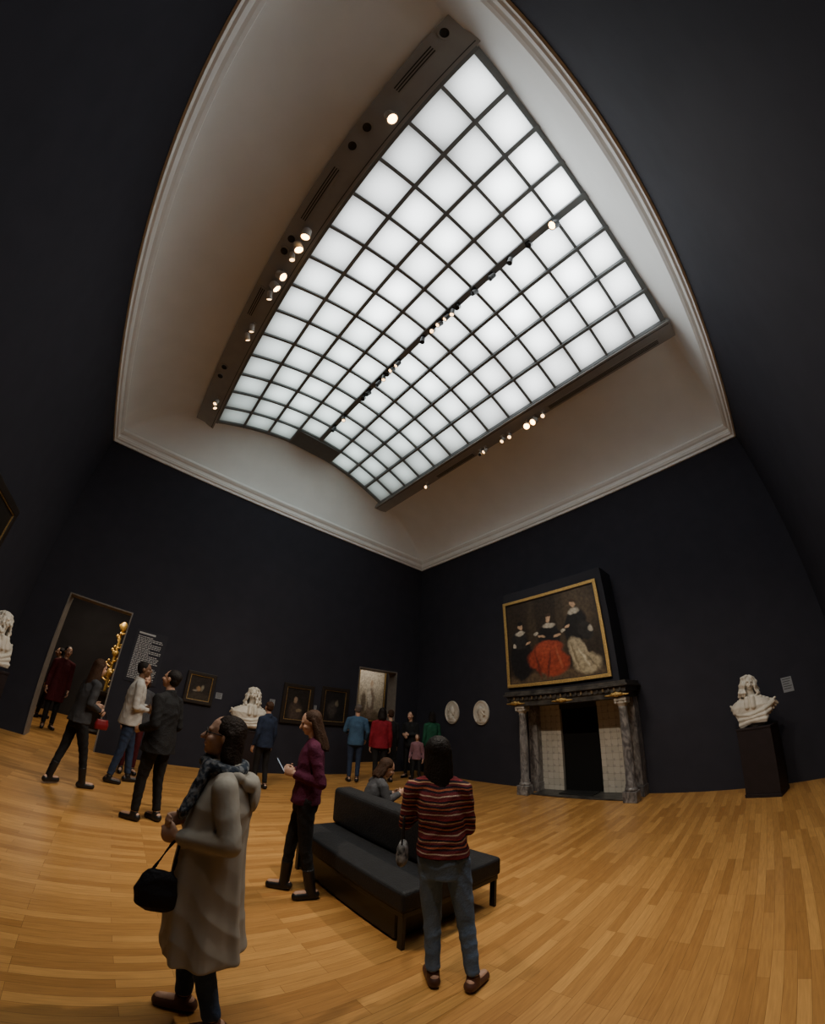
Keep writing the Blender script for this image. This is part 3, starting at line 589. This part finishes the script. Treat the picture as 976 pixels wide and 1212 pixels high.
def person(label,loc,az,Ht,skin='light',vox=.010,pelvis=None,sh=None,head=None,yaw=0,pitch=0,feet=None,knees=None,arms=None,
           top=None,topm=None,hem=.47,flare=0,trm=None,shoem=None,boot=False,hair='short',hairm=None,extra=None,toe=None,build=1.0,curl=.6,seated=False,fold=.0035,rings=None,z0=0,ff=1.0,collar=False,sl=1.0,hl=None):
    s=Ht/1.7; k=Ht
    o=empty('person',(loc[0],loc[1],z0),math.radians(az)-math.pi/2,label,'person')
    pv=pelvis or (0,0,.53*k); shc=sh or (pv[0],pv[1],.815*k if not seated else pv[2]+.29*k)
    hd=head or (shc[0],shc[1]+.025*s,shc[2]+.118*k)
    hw=.052*k*build
    hipL=(pv[0]-hw,pv[1],pv[2]-.01*k); hipR=(pv[0]+hw,pv[1],pv[2]-.01*k)
    feet=feet or ((-.09,0),(.09,0)); toe=toe or (-12,12)
    an=[(f[0],f[1],.05*k if len(f)<3 else f[2]) for f in feet]
    kn=knees or [tuple(np.array(lerp(h,a,.52))+np.array([0,.025,0])) for h,a in ((hipL,an[0]),(hipR,an[1]))]
    sw=.103*k*build
    SL=(shc[0]-sw,shc[1],shc[2]-.026*k); SR=(shc[0]+sw,shc[1],shc[2]-.026*k)
    if arms is None:
        arms=((SL[0]-.04,SL[1]-.02,shc[2]-.19*k),(SL[0]-.05,SL[1]+.05,shc[2]-.335*k)),((SR[0]+.04,SR[1]-.02,shc[2]-.19*k),(SR[0]+.05,SR[1]+.05,shc[2]-.335*k))
    (eL,wL),(eR,wR)=arms
    ya,pa=math.radians(-yaw),math.radians(pitch)
    Mz=np.array([[math.cos(ya),-math.sin(ya),0],[math.sin(ya),math.cos(ya),0],[0,0,1]]); Mx=np.array([[1,0,0],[0,math.cos(pa),-math.sin(pa)],[0,math.sin(pa),math.cos(pa)]])
    HM=Mz@Mx
    hp=lambda x,y,z: tuple(np.array(hd)+HM@(np.array([x,y,z])*s))
    he=lambda b,c,r: b.ell(hp(*c),tuple(q*s for q in r),M=HM)
    b=MB()
    he(b,(0,-.008,.022),(.073,.092,.088)); he(b,(0,.022,-.028),(.058,.068,.083)); he(b,(0,.05,-.082),(.030,.032,.026)); 
    b.cap(hp(0,.083,.008),hp(0,.106,-.026),.009*s,.0135*s); b.cap(hp(-.03,.076,.022),hp(.03,.076,.022),.012*s,.012*s)
    b.cap(hp(-.02,.083,-.054),hp(.02,.083,-.054),.0085*s,.0085*s)
    for sg in (-1,1): he(b,(sg*.073,-.006,-.008),(.011,.02,.03)); he(b,(sg*.036,.066,-.028),(.022,.02,.022))
    neck0=(shc[0],shc[1]-.005,shc[2]); b.cap(neck0,hp(0,-.012,-.06),.054*s,.050*s)
    b.cap(SL,neck0,.05*s,.052*s); b.cap(SR,neck0,.05*s,.052*s)
    b.rings([(pv[0],pv[1],pv[2]-.06*k,.13*s,.10*s)]+[(lerp(pv,shc,t)[0],lerp(pv,shc,t)[1],lerp(pv,shc,t)[2],rx*s*build,ry*s*build) for t,rx,ry in ((0,.155,.11),(.3,.13,.095),(.65,.15,.11),(.9,.12,.085))],n=20)
    for h,kk_,a in ((hipL,kn[0],an[0]),(hipR,kn[1],an[1])):
        b.cap(h,kk_,.080*s*build,.052*s); b.cap(kk_,a,.050*s,.034*s)
    for a,t in zip(an,toe):
        d=(math.sin(math.radians(t)),math.cos(math.radians(t))); b.cap((a[0]-d[0]*.03*s,a[1]-d[1]*.03*s,a[2]-.015),(a[0]+d[0]*.13*s,a[1]+d[1]*.13*s,a[2]-.03*s),.032*s,.026*s,fy=.8)
    for (S_,e_,w_,sg) in ((SL,eL,wL,1),(SR,eR,wR,-1)):
        b.cap(S_,e_,.048*s,.038*s); b.cap(e_,w_,.038*s,.026*s)
        d=np.array(w_)-np.array(e_); d/=np.linalg.norm(d)
        inn=np.array([sg,0.,0.]); inn-=d*(inn@d)
        if np.linalg.norm(inn)<.2: inn=np.array([0,0,-1.])-d*(-d[2])
        inn/=np.linalg.norm(inn); sd=np.cross(d,inn)
        w=np.array(w_); hs=s*1.0
        if sd[1]<0 and abs(d[2])>.6: sd=-sd
        if abs(d[2])<=.6 and sd[2]<0: sd=-sd
        b.cap(w,w+d*.07*hs,.028*hs,.036*hs,side=sd,fx=1.15,fy=.5)
        fr=max(.0085*hs,vox*.85)
        for q,ln in ((-1.5,.058),(-.5,.072),(.5,.078),(1.5,.070)):
            base=w+d*.078*hs+sd*q*.0195*hs; dir1=d*math.cos(curl*.5)+inn*math.sin(curl*.5); mid=base+dir1*ln*.5*hs
            dir2=d*math.cos(curl*1.6)+inn*math.sin(curl*1.6); b.cap(base,mid,fr,fr*.95,n=8); b.cap(mid,mid+dir2*ln*.5*hs,fr*.95,fr*.85,n=8)
        tb=w+d*.02*hs+sd*.03*hs; tm=tb+(d*.6+sd*.6+inn*.35)*.035*hs; b.cap(tb,tm,fr*1.25,fr*1.1,n=8); b.cap(tm,tm+(d*.85+sd*.15+inn*.5)*.03*hs,fr*1.1,fr,n=8)
    me=b.remesh('body',vox*.75,skins[skin],2,clampz=.008)
    me.materials.append(lip)
    n=len(me.polygons); cc=np.zeros(n*3); me.polygons.foreach_get('center',cc); cc=cc.reshape(-1,3)
    lc=np.array(hp(0,.09,-.054)); lv=(cc-lc)@HM; mk=(np.abs(lv[:,0])<.023*s)&(np.abs(lv[:,1])<.02*s)&(np.abs(lv[:,2])<.009*s)
    mi=np.zeros(n,dtype=np.int32); mi[mk]=1; me.polygons.foreach_set('material_index',mi)
    obj('body',me,parent=o)
    for sg in (-1,1):
        b=MB().mat(eyew); b.ell(hp(sg*.029,.078,.004),(.011*s,.007*s,.006*s),n=10,M=HM)
        obj('eye',b.mesh('eye'),parent=o,smooth=True)
    b=MB()
    b.rings([(pv[0],pv[1],pv[2]-.075*k,.125*s*build,.11*s*build),(pv[0],pv[1],pv[2],.165*s*build,.125*s*build),(pv[0],pv[1],pv[2]+.05*k,.15*s*build,.112*s*build)])
    for h,kk_,a in ((hipL,kn[0],an[0]),(hipR,kn[1],an[1])):
        az_=lerp(kk_,a,.93 if not boot else .75)
        b.cap(h,kk_,.092*s*build,.060*s); b.cap(kk_,az_,.060*s,.047*s,fb=True)
    obj('trousers',b.remesh('trousers',vox,trm,2,clampz=.02,fold=fold*.8,seed=Ht),parent=o)
    for a,t,kk_ in zip(an,toe,kn):
        b=MB(); d=(math.sin(math.radians(t)),math.cos(math.radians(t)))
        zz=a[2]-.05*k
        b.cap((a[0]-d[0]*.035*s,a[1]-d[1]*.035*s,zz+.042*s),(a[0]+d[0]*.13*s,a[1]+d[1]*.13*s,zz+.030*s),.043*s,.040*s)
        b.cap((a[0],a[1],zz+.05*s),lerp(a,kk_,.5 if boot else .06),.046*s,.055*s if boot else .042*s,fb=True)
        v=b.v; b.v=[(x,y,max(z,zz+.001)) for x,y,z in v]
        obj('boot' if boot else 'shoe',b.remesh('shoe',min(vox,.009),shoem,1),parent=o)
    b=MB()
    hz=hem*k if not seated else pv[2]-.06*k
    if rings: b.rings(rings,n=64)
    else:
        ta=(hz-pv[2])/(shc[2]-pv[2]); R=[]
        for t,rx,ry in ((ta,.174+flare,.132+flare),(0 if ta<-.1 else .1,.174+flare*.5,.131+flare*.5),(.35,.154+flare*.3,.118+flare*.3),(.65,.163,.126),(.86,.150,.110),(.97,.11,.085),(1.07,.066,.062)):
            p=lerp(pv,shc,t); R.append((p[0],p[1],p[2],rx*s*build,ry*s*build))
        b.rings(R)
    nb=(shc[0],shc[1],shc[2]+.004)
    b.cap(SL,nb,.060*s,.066*s); b.cap(SR,nb,.060*s,.066*s)
    if collar: b.cap((shc[0],shc[1]-.01,shc[2]+.02*s),(shc[0],shc[1]+.0,shc[2]+.075*s),.078*s,.070*s,fb=True)
    for S_,e_,w_ in ((SL,eL,wL),(SR,eR,wR)):
        b.cap(S_,e_,.061*s*sl,.050*s*sl); b.cap(e_,lerp(e_,w_,.97),.050*s*sl,.038*s*sl,fb=True)
    obj(top or 'sweater',b.remesh('top',vox,topm,2,fold=fold,seed=Ht*3,ff=ff),parent=o)
    b=MB(); he(b,(0,-.024,.034),(.083,.094,.086))
    if hair=='short':
        he(b,(0,-.045,-.01),(.074,.062,.07))
    if hair in('long','bob'):
        ln=hl or (-.24 if hair=='long' else -.11)
        b.cap(hp(0,-.05,.03),hp(0,-.085,ln),.078*s,.06*s,side=tuple(HM@np.array([1,0,0])),fx=1.1,fy=.75)
        for sg in (-1,1): b.cap(hp(sg*.07,-.02,.02),hp(sg*.078,-.03,ln*.85),.026*s,.03*s)
        for i in range(9):
            a=math.pi*(1+i/8); b.cap(hp(.075*math.cos(a),-.03+.06*math.sin(a),.0),hp(.085*math.cos(a),-.05+.07*math.sin(a),ln-.02-.012*(i%3)),.018*s,.012*s,n=8)
    obj('hair',b.remesh('hair',min(vox,.009),hairm,1,fold=.0025,seed=Ht*5),parent=o)
    if extra: extra(o,dict(s=s,hp=hp,he=he,shc=shc,pv=pv,k=k,wL=wL,wR=wR,SL=SL,SR=SR,eL=eL,eR=eR))
    return o
def loc2w(o,p):
    a=o.rotation_euler[2]; return (o.location[0]+p[0]*math.cos(a)-p[1]*math.sin(a),o.location[1]+p[0]*math.sin(a)+p[1]*math.cos(a),o.location[2]+p[2])
h_brown=cloth('hair_brown',(.045,.022,.012),.6,.5,90); h_black=cloth('hair_black',(.014,.011,.010),.5,.5,90); h_grey=cloth('hair_grey',(.12,.10,.09),.6,.5,90); h_dark=cloth('hair_dark_brown',(.022,.013,.009),.6,.5,90)
c_rain=cloth('raincoat_beige',(.33,.305,.26),.6,.06,8,.04); c_jean=cloth('denim_dark',(.030,.045,.085)); c_jeanp=cloth('denim_mid',(.035,.06,.12)); c_jean2=cloth('denim_blue',(.115,.175,.28)); c_black=cloth('cloth_black',(.017,.017,.018)); c_purple=cloth('knit_plum',(.075,.014,.036)); c_white=cloth('knit_white',(.42,.40,.37)); c_shirt=cloth('denim_shirt',(.05,.10,.17)); c_red=cloth('red_jacket',(.20,.012,.022)); c_green=cloth('green_top',(.02,.09,.05)); c_navy=cloth('navy_hoodie',(.018,.026,.05)); c_grey=cloth('grey_coat',(.06,.06,.065)); c_dgrey=cloth('charcoal_jacket',(.045,.045,.048)); c_pink=cloth('pink_top',(.22,.11,.13)); c_maroon=cloth('maroon_coat',(.07,.012,.015))
s_brown=mat('leather_brown',(.08,.032,.020),.5,.4,.2); s_black=mat('leather_black',(.012,.011,.011),.4,.4,.2)
c_scarf=mat('scarf_patterned',(.05,.065,.09),.9,.15,.3,38,.5,70,c2=(.20,.21,.22),lo=.45,hi=.6)
def ex1(o,j):
    s=j['s'];sc=j['shc']
    b=MB()
    for i in range(16):
        a=2*math.pi*i/16; a2=2*math.pi*(i+1)/16
        b.cap((.08*math.cos(a),sc[1]+.025+.085*math.sin(a),sc[2]+.04+.015*math.sin(a+1)),(.08*math.cos(a2),sc[1]+.025+.085*math.sin(a2),sc[2]+.04+.015*math.sin(a2+1)),.034,.034)
    b.cap((-.06,sc[1]+.10,sc[2]+.02),(-.10,sc[1]+.165,sc[2]-.17),.045,.04,side=(1,0,0),fy=.6); b.cap((.04,sc[1]+.10,sc[2]+.02),(.02,sc[1]+.175,sc[2]-.19),.042,.04,side=(1,0,0),fy=.6)
    obj('scarf',b.remesh('scarf',.008,c_scarf,1,fold=.006,seed=3),parent=o)
    b=MB(); b.cap((-.075,sc[1]-.095,sc[2]-.02),(.075,sc[1]-.095,sc[2]-.02),.042,.042,fy=.8); b.ell((0,sc[1]-.125,sc[2]-.075),(.105,.03,.085)); b.cap((-.10,sc[1]-.05,sc[2]+.008),(-.055,sc[1]+.07,sc[2]+.0),.026,.02); b.cap((.10,sc[1]-.05,sc[2]+.008),(.055,sc[1]+.07,sc[2]+.0),.026,.02)
    obj('hood',b.remesh('hood',.008,c_rain,2,fold=.003,seed=9),parent=o)
    b=MB()
    for sg in (-1,1):
        for i in range(12):
            a=2*math.pi*i/12;a2=2*math.pi*(i+1)/12; b.cap(j['hp'](sg*.032+.02*math.cos(a),.094,.003+.016*math.sin(a)),j['hp'](sg*.032+.02*math.cos(a2),.094,.003+.016*math.sin(a2)),.0025,.0025,n=6)
        b.cap(j['hp'](sg*.052,.092,.006),j['hp'](sg*.074,-.005,.006),.0025,.0025,n=6)
    b.cap(j['hp'](-.012,.094,.006),j['hp'](.012,.094,.006),.0025,.0025,n=6)
    obj('glasses',b.remesh('glasses',.0022,mat('spectacles',(.02,.02,.02)),0),parent=o)
p1=person('older woman in beige hooded raincoat and slate scarf, arms folded',(-7.17,-6.60),162,1.53,vox=.0075,pelvis=(0,-.02,.80),sh=(0,-.05,1.235),head=(0,.0,1.405),pitch=7,yaw=-8,
 feet=((-.08,-.07),(.09,.07)),arms=(((-.215,-.10,.985),(-.10,.12,.955)),((.20,-.04,.985),(.02,.13,1.0))),top='raincoat',topm=c_rain,trm=c_jeanp,shoem=s_brown,hair='bob',hairm=h_dark,extra=ex1,curl=.9,fold=.0042,ff=.8,sl=1.08,
 rings=[(0,-.015,.415,.215,.176,.060),(0,-.015,.43,.217,.180,.060),(0,-.01,.62,.200,.168,.045),(0,-.015,.82,.182,.156,.026),(0,-.025,.98,.172,.145,.012),(0,-.045,1.10,.172,.135,0),(0,-.05,1.18,.145,.112,0),(0,-.05,1.25,.10,.085,0),(0,-.03,1.30,.07,.065,0)])
o=empty('handbag',loc2w(p1,(-.14,.175,.64)),p1.rotation_euler[2],'soft black handbag hanging from the woman\'s folded forearm','bag')
b=MB(); b.rings([(0,0,.0,.02,.05),(0,0,.03,.045,.095),(0,0,.09,.045,.10),(0,0,.15,.025,.075),(0,0,.175,.012,.05)]); b.cap((.0,-.05,.15),(.03,-.065,.30),.007,.007); b.cap((.0,.045,.15),(.03,-.04,.30),.007,.007)
obj('bag_body',b.remesh('bag',.006,cloth('bag_black',(.014,.014,.017),.6),2,fold=.004),parent=o)
p2=person('woman in plum knit sweater and black trousers looking at her phone',(-6.10,-5.41),155,1.58,vox=.0085,yaw=-5,pitch=-18,sh=(0,-.02,1.29),head=(0,.03,1.465),feet=((-.08,-.10),(.08,.12)),
 arms=(((-.21,-.10,.99),(-.09,.12,1.03)),((.20,-.03,.98),(.05,.14,1.04))),topm=c_purple,hem=.50,trm=c_black,shoem=s_black,boot=True,hair='long',hairm=h_brown,curl=1.0,flare=.004,fold=.005)
o=obj('smartphone',MB().mat(blackm).box(-.036,.036,-.004,.004,-.07,.07).mat(mat('phone_screen',(.3,.35,.4),.2,.5,e=.3,ec=(.6,.7,.8))).box(-.033,.033,-.0046,-.004,-.062,.062).mesh('phone'),loc=loc2w(p2,(-.02,.245,1.08)),rot=p2.rotation_euler[2],label='black smartphone held in both hands by the woman in plum',cat='phone'); o.rotation_euler[0]=math.radians(-35); bevel(o,.003)
p3=person('woman with long dark hair in striped knit sweater and jeans',(-5.92,-6.94),44,1.50,vox=.008,pelvis=(-.08,0,.79),sh=(-.12,-.01,1.215),head=(-.12,.01,1.385),yaw=18,pitch=6,feet=((-.11,.02),(.11,-.02)),
 arms=(((-.30,.03,.965),(-.22,.20,1.02)),((.06,.03,.955),(-.02,.20,1.04))),topm=sweater_mat(),hem=.535,flare=.008,trm=c_jean2,shoem=s_brown,hair='long',hairm=h_black,toe=(-15,35),fold=.005,build=.95,hl=-.27)
o=empty('shoulder_bag',loc2w(p3,(-.305,-.06,.76)),p3.rotation_euler[2],'small grey checked bag hanging at the woman\'s hip','bag')
b=MB(); b.rings([(0,0,0,.025,.065),(0,0,.03,.035,.075),(0,0,.09,.03,.07),(0,0,.12,.018,.065)])
obj('bag_body',b.remesh('bag',.008,mat('checked_cloth',(.05,.05,.055),.8,.2,.5,30,c2=(.3,.3,.3)),1),parent=o)
b=MB(); b.cap((0,-.06,.10),(0,-.02,.26),.006,.006,n=8).cap((0,.06,.10),(0,.02,.26),.006,.006,n=8).cap((0,-.02,.26),(0,.02,.26),.006,.006,n=8).cap((0,-.06,.10),(0,.06,.10),.006,.006,n=8)
obj('strap',b.remesh('strap',.005,s_black,1),parent=o)
p4=person('man in a black jacket and trousers holding a leaflet',(-7.14,-3.55),140,1.77,vox=.010,yaw=-10,pitch=8,feet=((-.11,.09),(.10,-.06)),arms=(((-.24,-.06,1.12),(-.17,.17,1.03)),((.25,-.05,1.10),(.2,.14,.98))),top='jacket',topm=c_black,hem=.45,flare=.02,trm=c_black,shoem=s_black,hair='short',hairm=h_black,build=1.1,collar=True,sl=1.12,fold=.006)
obj('leaflet',MB().mat(mat('paper',(.55,.53,.5),.7)).box(-.05,.05,-.001,.001,-.07,.07).mesh('leaflet'),loc=loc2w(p4,(.14,.27,.97)),rot=p4.rotation_euler[2],label='small white folded leaflet held by the man in black',cat='leaflet')
p5=person('short-haired man in a cream sweater and dark jeans, hands folded',(-7.47,-1.95),5,1.84,skin='dark',vox=.011,yaw=15,pitch=4,feet=((-.10,.14),(.10,-.14)),arms=(((-.26,.02,1.17),(-.05,.21,1.16)),((.26,.0,1.15),(.04,.22,1.12))),topm=c_white,hem=.47,flare=.015,trm=c_jean,shoem=s_black,hair='short',hairm=h_black,build=1.1,curl=1.0,collar=True,fold=.006)
p6=person('woman in charcoal jacket, black leggings and boots, mid-stride',(-8.13,-2.62),28,1.70,vox=.011,yaw=-10,pitch=-4,pelvis=(0,0,.89),sh=(0,.05,1.38),head=(0,.09,1.575),feet=((-.06,-.21,.10),(.06,.20)),arms=(((-.2,.0,1.12),(-.12,.2,1.08)),((.21,.0,1.10),(.12,.2,1.02))),top='jacket',topm=c_dgrey,hem=.49,flare=.012,trm=c_black,shoem=s_black,boot=True,hair='long',hairm=h_brown,fold=.006)
o=empty('red_handbag',loc2w(p6,(.17,.24,.80)),p6.rotation_euler[2],'deep red handbag carried by the striding woman','bag')
obj('bag_body',MB().rings([(0,0,0,.04,.09),(0,0,.06,.045,.10),(0,0,.13,.025,.08)]).remesh('bag',.01,mat('red_leather',(.16,.008,.012),.4),2),parent=o)
b=MB(); pts=[(0,-.05*math.cos(t),.12+.12*math.sin(t)) for t in np.linspace(0,math.pi,9)]
for a,c in zip(pts[:-1],pts[1:]): b.cap(a,c,.007,.007,n=8)
obj('handle',b.remesh('handle',.005,s_black,0),parent=o)
person('person in grey top and maroon trousers behind the man in cream',(-7.36,-1.25),-80,1.68,vox=.014,topm=c_grey,trm=c_maroon,shoem=s_black,hair='bob',hairm=h_brown,feet=((-.09,.03),(.09,0)))
person('teenager in a navy hoodie facing the marble bust',(-5.10,-1.50),110,1.60,vox=.013,yaw=10,top='hoodie',topm=c_navy,trm=c_black,shoem=s_black,hair='short',hairm=h_brown,flare=.01,feet=((-.09,.05),(.09,-.05)),collar=True)
person('man in a blue denim shirt with grey hair, back turned',(-2.73,-.95),62,1.77,vox=.013,topm=c_shirt,top='shirt',trm=c_jean,shoem=s_black,hair='short',hairm=h_grey,build=1.08,arms=(((-.27,0,1.14),(-.2,.2,1.1)),((.27,-.02,1.13),(.25,.12,.95))))
person('woman in a bright red jacket with dark hair, back turned',(-2.36,-1.42),60,1.73,vox=.013,top='jacket',topm=c_red,trm=c_black,shoem=s_black,hair='bob',hairm=h_black,flare=.012)
person('person in a long black coat beside the doorway',(-1.95,-1.22),80,1.70,vox=.014,top='coat',topm=c_black,hem=.3,flare=.02,trm=c_black,shoem=s_black,hair='short',hairm=h_brown)
person('dark-haired woman in black standing by the corner',(-1.06,-.95),200,1.69,vox=.013,topm=c_black,trm=c_black,shoem=s_black,hair='long',hairm=h_black,arms=(((-.22,0,1.1),(-.05,.2,1.1)),((.22,0,1.1),(.05,.2,1.05))))
person('woman in a green top with dark hair facing the wall',(-.62,-1.30),70,1.70,vox=.013,topm=c_green,trm=c_black,shoem=s_black,hair='bob',hairm=h_black)
person('small child in a pink top near the corner',(-1.35,-1.55),215,1.15,vox=.012,topm=c_pink,trm=c_black,shoem=s_black,hair='bob',hairm=h_brown)
person('visitor in a maroon coat standing in the next gallery',(-9.1,1.35),-70,1.82,vox=.015,top='coat',topm=c_maroon,hem=.33,flare=.02,trm=c_black,shoem=s_black,hair='short',hairm=h_black)
person('visitor in black walking through the next gallery',(-9.45,2.6),200,1.76,vox=.015,topm=c_black,top='jacket',trm=c_black,shoem=s_black,hair='short',hairm=h_black,feet=((-.08,.15),(.08,-.12)))
person('seated visitor in grey coat on the far side of the bench',(-5.12,-4.98),-15,1.56,vox=.010,seated=True,pelvis=(0,0,.51),sh=(0,.08,.86),head=(0,.17,1.0),pitch=-25,yaw=10,feet=((-.10,.50),(.10,.52)),knees=[(-.10,.46,.49),(.10,.47,.49)],
 arms=(((-.2,.10,.68),(-.08,.30,.70)),((.2,.10,.68),(.06,.31,.72))),top='coat',topm=c_grey,trm=c_jean,shoem=s_black,hair='bob',hairm=h_brown)
